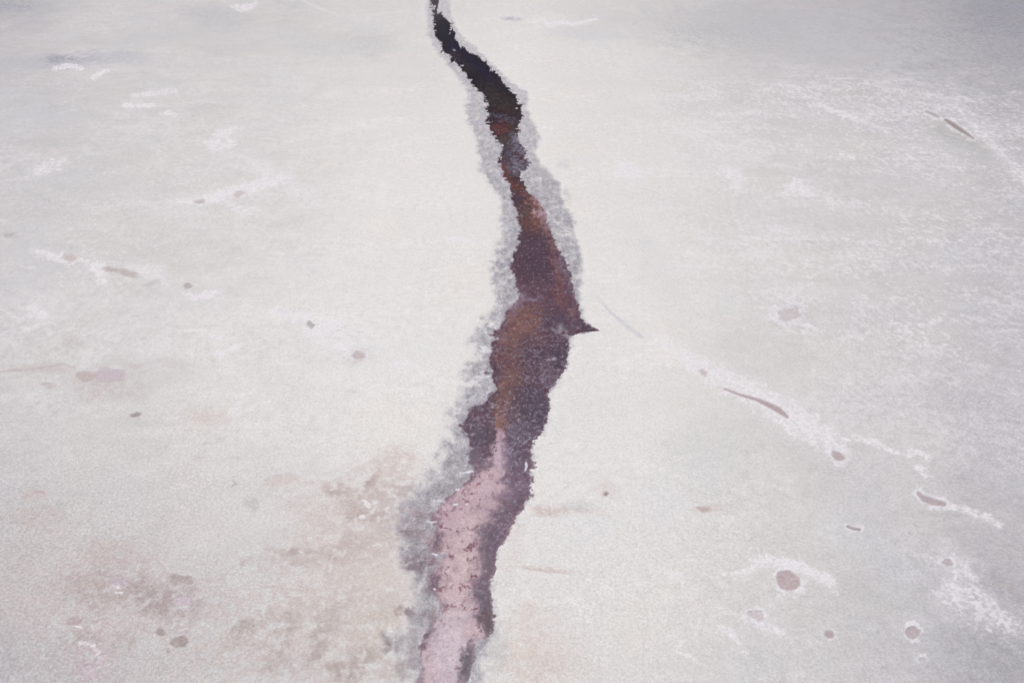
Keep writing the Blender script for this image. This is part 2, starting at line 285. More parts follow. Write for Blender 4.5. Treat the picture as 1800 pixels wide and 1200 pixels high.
pool('long thin brown sliver of brine inside the long salt ridge', 0,0,0,0,0,(184,169,171),.95,pts=[(1274,683,1.2),(1300,693,2),(1330,702,2.6),(1352,712,4),(1368,720,4.6),(1384,732,2.5)])
pool('small brown stain pool in the upper part of the long salt ridge', 1237,654,7,3.5,40,(204,190,190),.75,.5)
pool('dark brown elongated pool beside the grey strip at far upper right', 0,0,0,0,0,(160,150,147),.95,pts=[(1662,211,2),(1675,219,3.6),(1690,229,3.2),(1712,244,1)],rim=4)
pool('small grey brown slot just above the elongated pool at far upper right', 0,0,0,0,0,(176,170,168),.8,pts=[(1628,196,1.6),(1640,201,2.4),(1650,206,1.6)],rim=3)
pool('grey pink pool inside a round ring of white crust, right of the channel', 1392,551,18,12,10,(204,197,197),.75,.5,15)
pool('lilac pool with brown edge at left, largest of the left side', 192,659,26,13,-6,LI,.95,.3)
pool('brown lobe of brine touching the lilac pool on its left', 152,664,16,10,-10,(194,181,178),.85,.5)
pool('small dark brown smear of mud below the lilac pool', 238,729,9,3.6,-12,(158,152,149),.9,.5, cat='mud pit', name='mud_pit')
pool('ringed pinkish pool at the left end of the upper left salt chain', 123,452,12,6,8,(200,189,188),.8,.3)
pool('pinkish pool in the middle of the upper left salt chain', 190,471,9,4,8,(190,181,181),.8,.5)
pool('wider pinkish pool right of the middle of the upper left salt chain', 224,480,13,4.5,12,(192,182,181),.75,.5)
pool('small round grey pool at the right end of the upper left salt chain', 330,502,7,5,0,(184,178,178),.9,.25)
pool('pinkish pool set in white crust, right of the bright double bloom at left', 631,626,11,6,10,(198,187,187),.85,.4,7)
pool('small grey pit at the heart of the bright white bloom left of the channel', 545,573,6,5,30,(186,180,181),.85,.5)
pool('small round brown pool lower left, smaller of the close pair', 281,1110,7.5,6.5,0,BR,.85,.25)
pool('oval brown pool lower left, bigger of the close pair', 316,1127,17,11,-8,(168,158,155),.95,.25)
pool('tiny brown pit touching the lower left of the oval brown pool', 296,1145,5,4.5,0,(186,176,173),.8,.4)
pool('bright lilac pool at the right end of the brown stain, lower left', 321,1055,15,9,-4,(203,191,196),.9,.22)
pool('round lilac pool in the middle of the brown stain, lower left', 262,1020,11,8,0,(198,186,190),.85,.3)
pool('dim mauve pool beside white flakes in the brown stain, lower left', 206,1020,17,10,0,(196,184,190),.75,.4)
pool('dark brown twin pool above the right end of the brown stain', 0,0,0,0,0,(180,169,166),.85,pts=[(304,1013,4),(318,1016,5),(332,1019,8)])
pool('small mauve brown pool between the two lower left stains', 131,1090,12,7,0,(186,172,175),.85,.3)
pool('pink lilac pool at the bottom edge, lower left', 160,1178,13,17,0,(202,189,195),.85,.3)
pool('faint lilac pool right of the pink lilac pool at the bottom edge', 186,1158,12,13,0,(199,187,192),.6,.5)
pool('beige flat wedge of mud left of the channel, above the brown mottling', 496,843,26,11,-8,(213,205,201),.75,.35, cat='mud patch', name='mud_patch')
pool('pink spot in the middle of the white ridge, upper left', 421,340,9,5,-20,(206,194,191),.75,.4)
pool('grey brown spot near the tip of the white ridge, upper left', 351,353,9,3.5,0,(192,184,182),.8,.4)

# ------------------------------------------------------------------ the brine channel
def prof(a, v): a = np.array(a, float); return np.interp(v, a[:,1], a[:,0])
OL = [(742,-80),(744,-20),(747,0),(748,62),(760,85),(782,112),(807,142),(819,167),(814,182),(819,220),(831,242),(837,275),(842,300),(860,330),(876,355),(874,385),(878,407),(872,437),(868,455),(860,475),(860,495),(867,512),(864,537),(848,567),(820,592),(816,602),(828,612),(832,628),(822,640),(808,655),(802,690),(788,717),(785,760),(772,790),(745,825),(728,862),(706,885),(690,925),(700,955),(716,1000),(718,1060),(708,1100),(700,1125),(722,1175),(716,1262),(722,1400),(700,1700)]
WL = [(752,-80),(756,-20),(759,0),(760,28),(763,50),(772,72),(784,92),(806,113),(829,140),(849,168),(859,190),(856,218),(871,240),(884,262),(878,283),(884,302),(901,335),(900,352),(911,372),(916,405),(907,437),(898,467),(909,495),(911,525),(890,555),(870,590),(870,620),(857,655),(872,682),(855,702),(826,720),(811,740),(820,762),(826,797),(836,825),(812,857),(787,877),(768,892),(762,915),(769,940),(766,962),(778,975),(767,1000),(760,1037),(769,1060),(766,1090),(745,1125),(744,1162),(735,1200),(728,1262),(742,1400),(735,1700)]
WR = [(762,-80),(768,-20),(770,0),(768,20),(787,35),(794,62),(813,85),(845,102),(869,122),(891,147),(914,182),(918,205),(912,222),(908,240),(925,265),(930,290),(920,300),(912,312),(926,335),(944,350),(957,367),(969,405),(977,435),(994,452),(1003,480),(1009,517),(1017,540),(1026,560),(1037,572),(1053,581),(1036,582),(1016,585),(1003,591),(998,602),(999,620),(996,645),(984,662),(964,692),(966,730),(954,760),(937,780),(934,825),(935,870),(924,889),(906,907),(894,938),(876,965),(870,1000),(862,1030),(869,1082),(869,1110),(843,1126),(832,1162),(821,1200),(812,1262),(835,1400),(840,1700)]
OR = [(778,-80),(788,-20),(792,0),(795,30),(807,55),(840,85),(870,115),(903,147),(930,162),(930,190),(942,217),(952,242),(944,270),(960,298),(987,322),(995,360),(1017,390),(1012,412),(1022,440),(1027,475),(1025,517),(1030,545),(1038,566),(1054,581),(1038,584),(1012,590),(1006,615),(1000,650),(988,670),(970,700),(974,725),(966,750),(943,777),(940,830),(943,880),(912,906),(880,966),(874,1020),(878,1065),(882,1100),(872,1130),(862,1160),(848,1200),(835,1262),(860,1400),(870,1700)]
cs = box(600,-300,1130,1700)
u0, v0 = U[cs], V[cs]; x0, y0 = X[cs], Y[cs]
n1 = N1[cs]; nf = Nf[cs]; ng = Ng[cs]; n2 = N2[cs]
ys_ = y0*zone([-80,150,400],[.30,.45,.9], v0)
rg = ridge(x0*.45+ng*.2, ys_+nf*.3, 2.4, 4, 507)          # finger-like dendrites across the flow
rg2 = ridge(x0*.45+ng*.2, ys_+nf*.3, 2.4, 4, 611)
fa = zone([-80,60,180,260,330,500,900,1200],[5,7,7,7,4,3,3.5,4], v0)*np.clip(.9+2.2*fbm(x0, y0, 9, 3, 951), .15, 2.4)
wv = v0 + n2*5*np.maximum(FS[cs[0]],.25)
jl = fbm(x0*1.3, y0*.5, 2.2, 3, 521)*3.4; jr = fbm(x0*1.3, y0*.5, 2.2, 3, 531)*3.4
wl_ = prof(WL, wv) - (rg-.45)*fa*2.2 - jl; wr_ = prof(WR, wv) + (rg2-.45)*fa*2.2 + jr
ctr0 = (wl_+wr_)/2; P0 = fbm(x0, y0*.6, 2.4, 4, 945)*1.6
fw = np.minimum(u0-wl_, wr_-u0) + (Nk[cs]*2.2 + Nh[cs]*1.0)*zone([-80,200,400,700],[1.1,1.2,1.1,1.8], v0) + np.where(u0<ctr0,1,.35)*P0*5*zone([-80,200,400,650],[.6,.8,.8,1.6], v0)                           # >0 in the brine (pixels)
ow = zone([-80,300,600,900,1250],[3,7,12,22,24], v0)
ol_ = prof(OL, wv+nf*3) - n1*ow - nf*2 ; or_ = prof(OR, wv+ng*3) + n2*zone([-80,300,700,1250],[2.5,5,3,5], v0) + ng*2
fo = np.minimum(u0-ol_, or_-u0)
ctr = (wl_+wr_)/2; left = sm(8, -8, u0-ctr)
# damp grey banks
hz = zone([-80,200,400,700,850,1000,1250],[.30,.42,.62,.66,.72,.8,.8], v0)
bt = fbm(x0*.8, y0, 3.5, 5, 541); bt2 = fbm(x0*.7, y0, 9, 4, 551); br = ridge(x0, y0, 2.2, 4, 561)
softo = zone([-80,300,600,800,1250],[4,11,20,36,40], v0)*(1-.35*(1-left))
nk = Nk[cs]; nh = Nh[cs]; ni = Ni[cs]
P1 = fbm(x0, y0*.55, 1.5, 5, 901, .62)*1.9; P2 = fbm(x0, y0*.55, .9, 4, 907, .65)*1.9; P3 = ridge(x0+P1*.5, y0*.55, 1.5, 4, 911)
bk = sm(-.3, 1, fo/softo + P1*.45 + nh*.15)
hz = hz*(.55+.6*sm(0, 1.4, fo/softo))*np.where(u0>ctr, .92, 1.)
gb = np.clip(204 - sm(.62,.86,ridge(x0+P1*.4,y0*.6,1.9,3,1207))*34*hz + sm(.66,.9,ridge(x0+P2*.3,y0*.6,2.3,3,1211))*34*hz - 46*hz - bt*9*hz - bt2*16*hz - (P3-.42)*48*hz - P1*15*hz - P2*16*hz - ni*5*hz, 112, 232)
bank = np.stack([gb+1, gb-1, gb+5], -1)
near = sm(zone([-80,400,1250],[-9,-16,-26], v0), -1, fw)*left
mauve = near*zone([-80,180,260,520,700,860,1250],[0,.1,.6,.55,.4,.75,.7], v0)
bank += (np.array([164,156,170.])-bank)*(mauve*.6)[...,None]
dark = near*zone([-80,780,900,1250],[0,.0,.9,.7], v0)*sm(-.1,.5,bt2+bt*.5)
bank += (np.array([140,126,130.])-bank)*(dark*.85)[...,None]
thin = sm(.52,.2,hz)*.35
C[cs] += (bank-C[cs])*(bk*(.95-thin)*np.clip(.9+bt*.3+P1*.3, .3, 1))[...,None]
edge = sm(-12,-1,fo)*sm(2,-1,fo); C[cs] += (np.array([236,234,231.])-C[cs])*(edge*.15)[...,None]
VE[cs] *= 1-bk
ED = [] # bright lobes of salt and dark blots on the banks
def bs(cx,cy,rx,ry,rot,rgb,a,warp=.5,soft=.8): stain(cx,cy,rx,ry,rot,rgb,a,warp,soft)
for a in [(865,572,7,6,0,(226,226,227),.8),(850,612,22,8,-10,(228,228,230),.75),(840,665,20,8,-20,(222,223,226),.6),(850,692,18,7,-25,(212,213,218),.5),(822,700,12,14,0,(206,208,211),.4),
 (905,457,6,3,0,(214,212,218),.6),(1001,408,8,9,0,(228,227,227),.8),(990,290,10,8,0,(206,205,208),.4),(835,640,16,5,0,(168,169,174),.6),(812,655,10,4,-30,(170,171,175),.5),
 (925,820,3,10,0,(222,221,224),.9),(725,935,22,9,0,(140,126,128),.65),(735,990,22,12,-10,(130,118,124),.75),(720,1075,12,9,0,(142,131,134),.7),(698,1073,8,9,0,(168,150,148),.55),
 (690,1130,16,18,0,(140,134,142),.5),(735,960,30,60,0,(158,148,156),.25),(715,905,40,24,-10,(172,158,160),.25),(735,1110,26,60,0,(170,162,166),.4),(775,850,50,22,-35,(160,154,160),.45),(720,1170,22,30,0,(160,150,154),.4),(747,905,26,5,10,(152,126,134),.6),(760,960,14,10,60,(146,120,128),.6),(760,985,10,8,0,(142,116,126),.6),(758,1015,9,14,0,(138,118,124),.5),
 (818,838,12,6,-20,(128,117,120),.7),(760,940,20,12,0,(176,158,164),.4),(762,1090,7,20,0,(150,134,134),.5),(745,1000,12,10,0,(128,118,124),.5),(870,1150,24,30,0,(200,199,197),.5),
 (955,300,18,8,30,(178,178,178),.5),(965,330,14,8,60,(170,170,172),.4),(905,330,8,10,0,(170,168,176),.4),(800,845,20,10,-30,(166,162,166),.5),(712,860,20,12,-20,(186,176,176),.5),
 (1000,345,6,16,-20,(184,184,184),.4),(890,395,8,16,0,(198,196,204),.5),(896,425,8,12,0,(178,170,182),.4),(850,560,5,6,0,(150,152,158),.5),(848,590,30,3,-22,(178,180,184),.5)]: bs(*a)
# brine colours along and across the flow
BT = fbm(x0, y0, 2.4, 5, 571); BB = fbm(x0*.9, y0, 7, 4, 581)
base = np.stack([zone([-80,0,30,45,120,180,215,260,330,380,430,520,640,760,900,1250],c, v0) for c in (
  [62,66,54,26,26,38,56,68,76,88,88,100,98,104,128,132],[54,57,46,18,16,32,40,54,62,74,70,76,80,90,110,116],[58,62,58,36,32,38,48,66,68,74,84,88,92,104,124,126])], -1)
uw = u0 + P1*np.where(v0>800,4.5,7) + P2*4; vw = v0 + fbm(x0,y0*.55,1.5,5,921,.62)*13 + fbm(x0,y0*.55,.7,3,923)*5
Wc = base*(np.array([.97,.93,.93])) + (BT*8+BB*6+P2*9)[...,None]
def wst(cx,cy,rx,ry,rot,rgb,a,soft=1.0,warp=.45):
    r = math.radians(rot); m = min(rx,ry)
    p = ((uw-cx+n1*warp*m*1.6+nf*warp*m*.5)*math.cos(r)+(vw-cy+n2*warp*m*1.5+ng*warp*m*.5)*math.sin(r))/rx
    q = (-(uw-cx+n1*warp*m*1.6+nf*warp*m*.5)*math.sin(r)+(vw-cy+n2*warp*m*1.5+ng*warp*m*.5)*math.cos(r))/ry
    k = a*sm(-.6*soft, .6*soft, 1-np.sqrt(p*p+q*q))*np.clip(np.where(v0>800,.97,.86)+BT*.4+P2*np.where(v0>800,.22,.5),.05,1.15)
    global Wc
    Wc = Wc + (np.array(rgb,float)-Wc)*np.clip(k,0,1)[...,None]
for a in [
 (768,12,5,20,0,(82,72,72),.7),(778,45,8,9,0,(62,50,52),.6),(786,40,9,14,70,(24,18,34),.9),(787,60,8,12,0,(26,20,36),.8),(796,82,10,4,45,(30,22,48),.9),(815,92,26,4,38,(28,20,52),.9),(845,120,26,8,38,(28,20,50),.85),(862,140,16,9,45,(36,24,50),.8),
 (800,98,14,6,40,(74,64,72),.6),(825,118,16,5,35,(66,56,54),.5),(872,118,14,6,40,(62,34,38),.7),(885,140,10,9,30,(70,38,40),.7),(860,160,22,14,30,(62,50,48),.6),(885,178,24,12,20,(66,54,50),.7),(880,193,16,5,0,(78,42,46),.6),(903,198,10,10,0,(62,48,44),.6),
 (885,208,26,5,14,(90,88,106),.8),(878,224,18,10,0,(108,58,52),.8),(868,226,10,6,0,(80,46,52),.5),(902,228,8,12,0,(74,62,44),.7),(888,246,10,10,0,(84,74,58),.6),
 (912,250,12,16,0,(98,92,108),.6),(918,276,9,10,0,(98,62,68),.6),(894,272,10,12,0,(84,80,94),.6),(898,293,16,8,0,(110,100,112),.55),(885,295,6,12,0,(124,70,66),.7),
 (892,310,5,22,-22,(108,62,54),.85),(912,335,9,22,-38,(108,66,57),.85),(930,350,6,14,-45,(150,92,80),.7),(912,350,14,11,0,(76,58,74),.85),(925,372,14,14,0,(96,72,70),.6),(942,378,9,22,-10,(142,98,90),.75),
 (944,345,9,9,0,(190,156,166),.85),(955,370,12,18,-20,(184,152,164),.85),(938,352,7,6,0,(166,124,124),.5),(962,400,8,24,-14,(156,120,124),.85),(972,385,8,22,-12,(172,158,176),.75),(930,395,14,16,0,(116,78,72),.6),
 (935,440,30,34,0,(84,66,78),.6),(955,410,12,14,0,(100,74,74),.5),(975,450,9,36,-8,(128,92,94),.8),(992,470,10,36,-5,(124,108,122),.8),(985,510,9,34,-4,(122,84,84),.75),(1004,510,6,30,-5,(116,102,114),.7),
 (945,470,26,34,0,(82,66,80),.7),(930,505,26,20,0,(98,78,86),.5),(938,524,20,6,0,(136,118,144),.75),(910,530,9,26,10,(156,140,158),.7),(898,545,10,18,20,(150,134,150),.6),(965,540,26,20,0,(100,78,86),.5),
 (925,560,30,28,0,(126,93,87),.85),(905,575,26,18,0,(134,98,94),.6),(880,590,10,16,0,(140,118,132),.7),(915,590,34,12,0,(123,91,85),.7),(895,600,20,9,0,(136,96,84),.5),(980,565,26,20,20,(88,72,86),.8),(1010,565,26,10,30,(96,80,92),.8),(1008,548,10,5,30,(134,104,104),.6),(1035,575,20,5,25,(82,66,80),.9),
 (985,580,12,8,0,(158,158,164),.75),(1000,593,6,8,0,(190,190,192),.6),(900,625,28,20,0,(124,90,84),.7),(955,620,36,26,0,(86,70,84),.8),(985,625,14,22,0,(80,70,84),.7),(885,640,16,22,0,(112,78,80),.6),(870,660,12,18,0,(98,78,90),.6),
 (903,665,20,16,0,(134,99,90),.8),(890,690,19,18,10,(130,97,89),.75),(882,716,17,15,0,(130,98,91),.75),(878,740,10,18,0,(148,112,100),.8),(920,690,22,20,0,(92,76,88),.7),(940,720,26,30,0,(84,76,90),.85),(965,660,16,16,0,(122,114,126),.5),(905,720,12,20,0,(104,88,92),.5),
 (840,735,24,16,0,(106,84,94),.8),(845,765,22,26,0,(96,84,96),.8),(865,775,8,26,0,(98,80,88),.7),(832,800,12,12,0,(124,118,128),.5),(920,770,24,16,0,(104,96,110),.7),(905,750,16,10,0,(130,122,136),.4),
 (877,765,7,12,0,(190,160,170),.9),(876,790,10,22,6,(190,166,178),.95),(868,815,16,18,20,(196,172,180),.95),(890,800,10,26,0,(150,134,152),.7),(910,805,12,24,0,(108,98,112),.6),(845,820,14,9,0,(146,128,136),.6),
 (850,838,26,16,-25,(202,174,180),.95),(835,860,40,18,-12,(206,178,184),.95),(870,860,22,18,0,(196,172,180),.8),(905,850,20,22,0,(128,108,124),.7),(910,875,20,14,0,(108,94,104),.7),(895,870,14,12,0,(150,130,148),.6),
 (805,890,40,18,0,(206,178,184),.9),(850,888,30,14,0,(192,166,172),.8),(815,915,44,20,0,(202,174,180),.95),(835,935,26,26,10,(210,186,188),.95),(860,905,14,10,0,(182,156,166),.8),(885,905,18,16,20,(116,102,112),.9),(788,925,18,22,0,(192,164,172),.8),
 (800,955,30,24,0,(206,182,184),.95),(860,950,18,34,8,(112,100,112),.85),(820,975,20,14,0,(200,172,176),.85),(850,985,17,34,4,(122,108,118),.85),(800,1000,32,34,0,(214,192,192),.95),(785,980,10,8,0,(158,132,146),.7),(835,1000,10,16,0,(188,160,166),.7),
 (800,1040,32,26,0,(210,186,188),.95),(851,1050,16,32,0,(116,106,116),.85),(830,1060,12,24,0,(182,162,168),.7),(800,1080,34,24,0,(210,192,196),.95),(860,1095,16,24,0,(112,98,102),.9),(800,1120,40,34,0,(214,200,206),.97),(832,1110,12,20,0,(206,180,182),.85),
 (785,1165,44,44,0,(214,202,209),.97),(825,1140,10,20,20,(176,158,164),.6),(821,1170,13,44,10,(112,102,110),.9),(806,1215,10,40,10,(120,110,118),.7),(785,1240,44,50,0,(214,200,207),.9),(785,1330,50,60,0,(210,192,198),.9),(790,1440,50,80,0,(206,184,188),.9),(790,1600,50,120,0,(208,188,194),.9),(755,1170,12,40,0,(210,188,192),.7),
 (782,1155,6,7,0,(184,172,184),.6),(786,1180,8,6,0,(182,170,182),.6),(805,1084,5,3,0,(170,152,164),.8),(795,875,8,3,0,(176,140,146),.7),(842,852,6,4,0,(168,130,136),.8)]: wst(*a)
cell = sm(.60,.42,ridge(x0+P1*.3, y0*.55, 1.7, 2, 933))*sm(224,240,v0)*sm(312,300,v0)*sm(890,902,u0)
Wc = Wc + (np.array([122,118,134.])-Wc)*(cell*.75)[...,None]
low = sm(600,700,v0)
vn = sm(.60,.84,ridge(x0+P1*.6+n1*.6, y0*.8+P2*.4, 3.0, 4, 961))*sm(790,830,v0)*sm(1120,1060,v0)*sm(150,180,Wc[...,0])*np.clip(.55+.9*sm(60,20,wr_-u0)+P1*.4,.1,1.1)
Wc = Wc + (np.array([130,92,104.])-Wc)*np.clip(vn*1.5,0,.9)[...,None]
dt = sm(.45,.75,fbm(x0,y0*.8,.9,3,963)*1.8)*sm(790,830,v0)*sm(150,180,Wc[...,0])*np.clip(.25+.8*sm(44,16,wr_-u0),0,1)
Wc = Wc + (np.array([126,104,118.])-Wc)*(dt*.7)[...,None]
fil = sm(.56,.80,ridge(x0+P1*.3, y0*.7, 1.3, 3, 935))*sm(-.5,.25,bt2+P1*.3)*sm(380,640,v0)
Wc = Wc + (np.array([168,160,176.])-Wc)*(fil*zone([380,640,720,880,1000,1250],[.15,.5,.75,.75,.6,.5],v0)*sm(175,130,Wc[...,0]))[...,None]
pinkish = sm(150, 176, fbm(x0,y0,2,3,941)*8+Wc[...,0]*.999)*sm(740, 790, v0)
fr = ridge(x0+nf*.5, y0+ng*.5, 1.5, 3, 595)
Wc = Wc + (np.array([236,232,238.])-Wc)*(sm(.78,.97,fr)*.28*sm(180,260,v0)*(1-pinkish))[...,None]
spk = sm(.42,.62,fbm(x0,y0,.8,2,597))*(1-pinkish)*sm(180,240,v0); Wc += (np.array([190,182,196.])-Wc)*(spk*.35)[...,None]
# white rings of salt in the brine where the channel is choked
rv = sm(228,244,v0)*sm(312,300,v0)*sm(884,902,u0+ (v0-260)*.1)
rr = sm(.84,.95,ridge(x0+nf*.35, y0*.45+ng*.3, 1.7, 2, 777)); Wc += (np.array([176,176,188.])-Wc)*(rv*rr*.7)[...,None]
# speckled dark rim of the pink shallows
dk = sm(.25,.6,fbm(x0,y0,1.1,3,599)); Wc = Wc + (np.array([214,197,202.])-Wc)*(.34*pinkish*sm(120,170,Wc[...,0]))[...,None]
rim = pinkish*sm(20,4,wr_-u0-18)
Wc += (np.array([112,96,110.])-Wc)*(rim*dk*.75)[...,None]
wsoft = zone([-80,300,500,800,1250],[.7,1.0,1.8,3.0,4.0], v0)
wsoft = wsoft*np.where(u0>ctr, .6, 1.6)
aw = sm(-wsoft, wsoft, fw)
C[cs] += (Wc-C[cs])*aw[...,None]
TR[cs] = aw*(1-pinkish*.75)*zone([-80,180,260,400,600,1250],[0,.05,.25,.45,.9,1.0], v0)*np.clip(.7+BB,.15,1.2)
FI[cs] = aw*sm(148,180,Wc[...,0])*sm(740,790,v0)*np.clip(.55+.9*sm(-.2,.5,bt2)+.5*sm(40,10,wr_-u0-14),0,1.2)*zone([700,820,900,1080,1130,1250],[.3,.6,.6,.5,.2,.2], v0)*np.clip(.6+P1,0,1.3)
GR[cs] = GR[cs]*(1-aw)+aw*.9*sm(200,420,v0); GR[cs] = np.maximum(GR[cs], bk*(1-aw)*1.4)
# recess of the bed
mp = MPX[cs[0]]
Z[cs] = Z[cs]*(1-sm(-30,4,fo)) - .10*sm(-8,20,fo) - np.clip(fw*mp*.12, -.02, .30)
LEVEL = -.10
crust('lens shaped salt ring floating in the dark brine below the spur', [(962,632,2),(970,630,5),(978,631,2)], .30, .8, 1.5, (196,190,198), 'white salt flakes in the channel', 'salt_flake')
THINGS.pop()
FL = 'white salt flakes in the channel'
def flake(label, pts, a=.95, rgb=(228,224,232)):
    s, f = path(pts, 1.3); mixc(s, rgb, a*sm(-1, 1, f)); TR[s] *= 1-sm(-1,1,f); FI[s] *= 1-sm(-1,1,f)
    THINGS.append([s, f, 'flake', 'salt_flake', label, 'salt flake', FL, None])
flake('long white salt flake on the left rim where the pink shallows begin', [(808,831,1),(820,829,2.2),(830,827,1.6)])
flake('oval white salt flake just left of the pink shallows', [(801,860,1.8),(806,859,2.4)])
flake('broad pale salt flake on the grey bank, left of the oval flake', [(762,879,2),(772,880,3),(781,881,2)], .8,(208,206,214))
flake('small oval white flake in the pink shallows, top left corner', [(797,885,1.6),(803,885,1.8)])
flake('tiny white flake in the pink shallows, right of the small oval one', [(819,885,1.3),(822,884,1.5)])
flake('upright white salt flake on the right rim above the widest pink', [(925,812,1.5),(926,818,2.2),(924,824,1.6)])
flake('white salt streak at the left rim, beside the first mauve bank blot', [(750,915,.9),(760,917,1.5),(768,916,1)])
flake('white salt streak at the left rim, lower of two', [(760,972,1),(768,974,1.8)])
flake('small white bead at the left rim of the lower pink shallows', [(763,1033,1.6),(765,1034,1.6)])
flake('white fleck in the black brine near its upper left rim', [(797,87,1.2),(799,88,1.6)], .9,(170,170,178))
flake('white fleck in the black brine, lower of the two upper flecks', [(811,115,1),(814,115,1.4)], .9,(200,200,206))
flake('white dot at the right rim of the black brine above the choke', [(907,190,.9),(909,190,1.1)])

# ------------------------------------------------------------------ materials
def salt_material(name, wet=False, rough=.85):
    m = bpy.data.materials.new(name); m.use_nodes = True; n = m.node_tree.nodes; l = m.node_tree.links; n.clear()
    out = n.new('ShaderNodeOutputMaterial'); b = n.new('ShaderNodeBsdfPrincipled'); l.new(b.outputs[0], out.inputs[0])
    def attr(a): q = n.new('ShaderNodeAttribute'); q.attribute_name = a; return q
    def math_(op, a, c=None, clamp=False):
        q = n.new('ShaderNodeMath'); q.operation = op; q.use_clamp = clamp
        for i, t in enumerate((a, c)):
            if t is None: continue
            if isinstance(t, (int, float)): q.inputs[i].default_value = t
            else: l.new(t, q.inputs[i])
        return q.outputs[0]
    geo = n.new('ShaderNodeNewGeometry'); P = geo.outputs['Position']
    def noise(scale, det=3, rough=.6, src=P):
        q = n.new('ShaderNodeTexNoise'); q.inputs['Scale'].default_value = scale; q.inputs['Detail'].default_value = det
        q.inputs['Roughness'].default_value = rough; l.new(src, q.inputs['Vector']); return q
    def ramp(x, lo, hi, a=0., c=1.):
        q = n.new('ShaderNodeMapRange'); q.interpolation_type = 'SMOOTHSTEP'; l.new(x, q.inputs[0])
        for i, t in enumerate((lo, hi, a, c)): q.inputs[i+1].default_value = t
        return q.outputs[0]
    def mix(fac, a, c, mode='MIX'):
        q = n.new('ShaderNodeMix'); q.data_type = 'RGBA'; q.blend_type = mode; l.new(fac, q.inputs[0])
        if isinstance(a, tuple): q.inputs[6].default_value = a
        else: l.new(a, q.inputs[6])
        if isinstance(c, tuple): q.inputs[7].default_value = c
        else: l.new(c, q.inputs[7])
        return q.outputs[2]
    # warp the coordinates so cracks wander
    wn = noise(.9, 3); off = n.new('ShaderNodeVectorMath'); off.operation = 'MULTIPLY_ADD'
    off.inputs[1].default_value = (1.3, 1.3, 0); l.new(wn.outputs['Color'], off.inputs[0]); l.new(P, off.inputs[2]); PW = off.outputs[0]
    def vor(scale, src=PW):
        q = n.new('ShaderNodeTexVoronoi'); q.feature = 'DISTANCE_TO_EDGE'; q.voronoi_dimensions = '2D'; q.inputs['Scale'].default_value = scale
        l.new(src, q.inputs['Vector']); return q.outputs['Distance']
    tint = attr('tint').outputs['Color']; grain = attr('grain').outputs['Fac']
    g1 = noise(2.2, 4, .75).outputs['Fac']; g2 = noise(6, 3, .8).outputs['Fac']; g0 = noise(.55, 5, .62).outputs['Fac']
    k = math_('ADD', math_('MULTIPLY', math_('SUBTRACT', g1, .5), .60), math_('MULTIPLY', math_('SUBTRACT', g2, .5), .80))
    k = math_('MULTIPLY', k, math_('ADD', grain, .3)); k = math_('ADD', k, math_('MULTIPLY', math_('SUBTRACT', g0, .5), .09))
    k = math_('ADD', k, 1.0)
    comb = n.new('ShaderNodeCombineColor'); [l.new(k, comb.inputs[i]) for i in range(3)]
    one = n.new('ShaderNodeValue'); one.outputs[0].default_value = 1
    col = mix(one.outputs[0], tint, comb.outputs[0], 'MULTIPLY')
    if not wet:
        ve = attr('vein').outputs['Fac']
        d1 = ramp(vor(1.15), .0, .13, 1, 0); d2 = ramp(vor(2.6), .0, .16, 1, 0)
        pm = ramp(g0, .36, .60)
        v = math_('MULTIPLY', math_('MAXIMUM', d1, math_('MULTIPLY', d2, .7)), math_('MULTIPLY', ve, pm))
        v = math_('MULTIPLY', v, ramp(g1, .30, .55, .35, 1))
        col = mix(math_('MULTIPLY', v, .7, True), col, (.70,.68,.71,1))
        bump_h = math_('ADD', math_('MULTIPLY', g1, .5), math_('MULTIPLY', v, .6))
    else:
        th = attr('thread').outputs['Fac']; fi = attr('fissure').outputs['Fac']
        t1 = ramp(vor(.62), .0, .035, 1, 0); t2 = ramp(vor(1.7), .0, .06, 1, 0)
        pm = ramp(noise(.8, 3).outputs['Fac'], .46, .66)
        t = math_('MULTIPLY', math_('MAXIMUM', math_('MULTIPLY', t1, .8), math_('MULTIPLY', t2, .55)), math_('MULTIPLY', th, pm))
        sp = math_('MULTIPLY', ramp(noise(4.2, 3, .7).outputs['Fac'], .56, .74), math_('MULTIPLY', th, .22))
        col = mix(math_('MULTIPLY', math_('MAXIMUM', t, sp), .8, True), col, (.44,.42,.48,1))
        f1 = ramp(vor(.42), .01, .075, 1, 0); f2 = ramp(vor(1.15), .01, .09, 1, 0)
        pm2 = ramp(noise(.45, 4).outputs['Fac'], .44, .60)
        f = math_('MULTIPLY', math_('MAXIMUM', math_('MULTIPLY', f1, .9), math_('MULTIPLY', math_('MULTIPLY', f2, .8), pm2)), fi)
        f = math_('MULTIPLY', f, ramp(g0, .40, .58, .12, 1))
        dots = math_('MULTIPLY', ramp(noise(2.6, 3, .65).outputs['Fac'], .60, .70), math_('MULTIPLY', fi, .75))
        col = mix(math_('MULTIPLY', math_('MAXIMUM', f, dots), .85, True), col, (.12,.065,.085,1))
        bump_h = math_('ADD', math_('MULTIPLY', g1, .15), t)
    l.new(col, b.inputs['Base Color']); b.inputs['Roughness'].default_value = rough
    b.inputs['Specular IOR Level'].default_value = .015 if wet else .18
    bp = n.new('ShaderNodeBump'); bp.inputs['Strength'].default_value = .12 if wet else .35; bp.inputs['Distance'].default_value = .06
    l.new(bump_h, bp.inputs['Height']); l.new(bp.outputs[0], b.inputs['Normal'])
    return m
M_salt = salt_material('dry_salt'); M_mud = salt_material('damp_salt_mud', False, .7)
M_brine = salt_material('brine', True, .4); M_pool = salt_material('pool_brine', False, .5); M_pool.node_tree.nodes['Principled BSDF'].inputs['Specular IOR Level'].default_value = .06

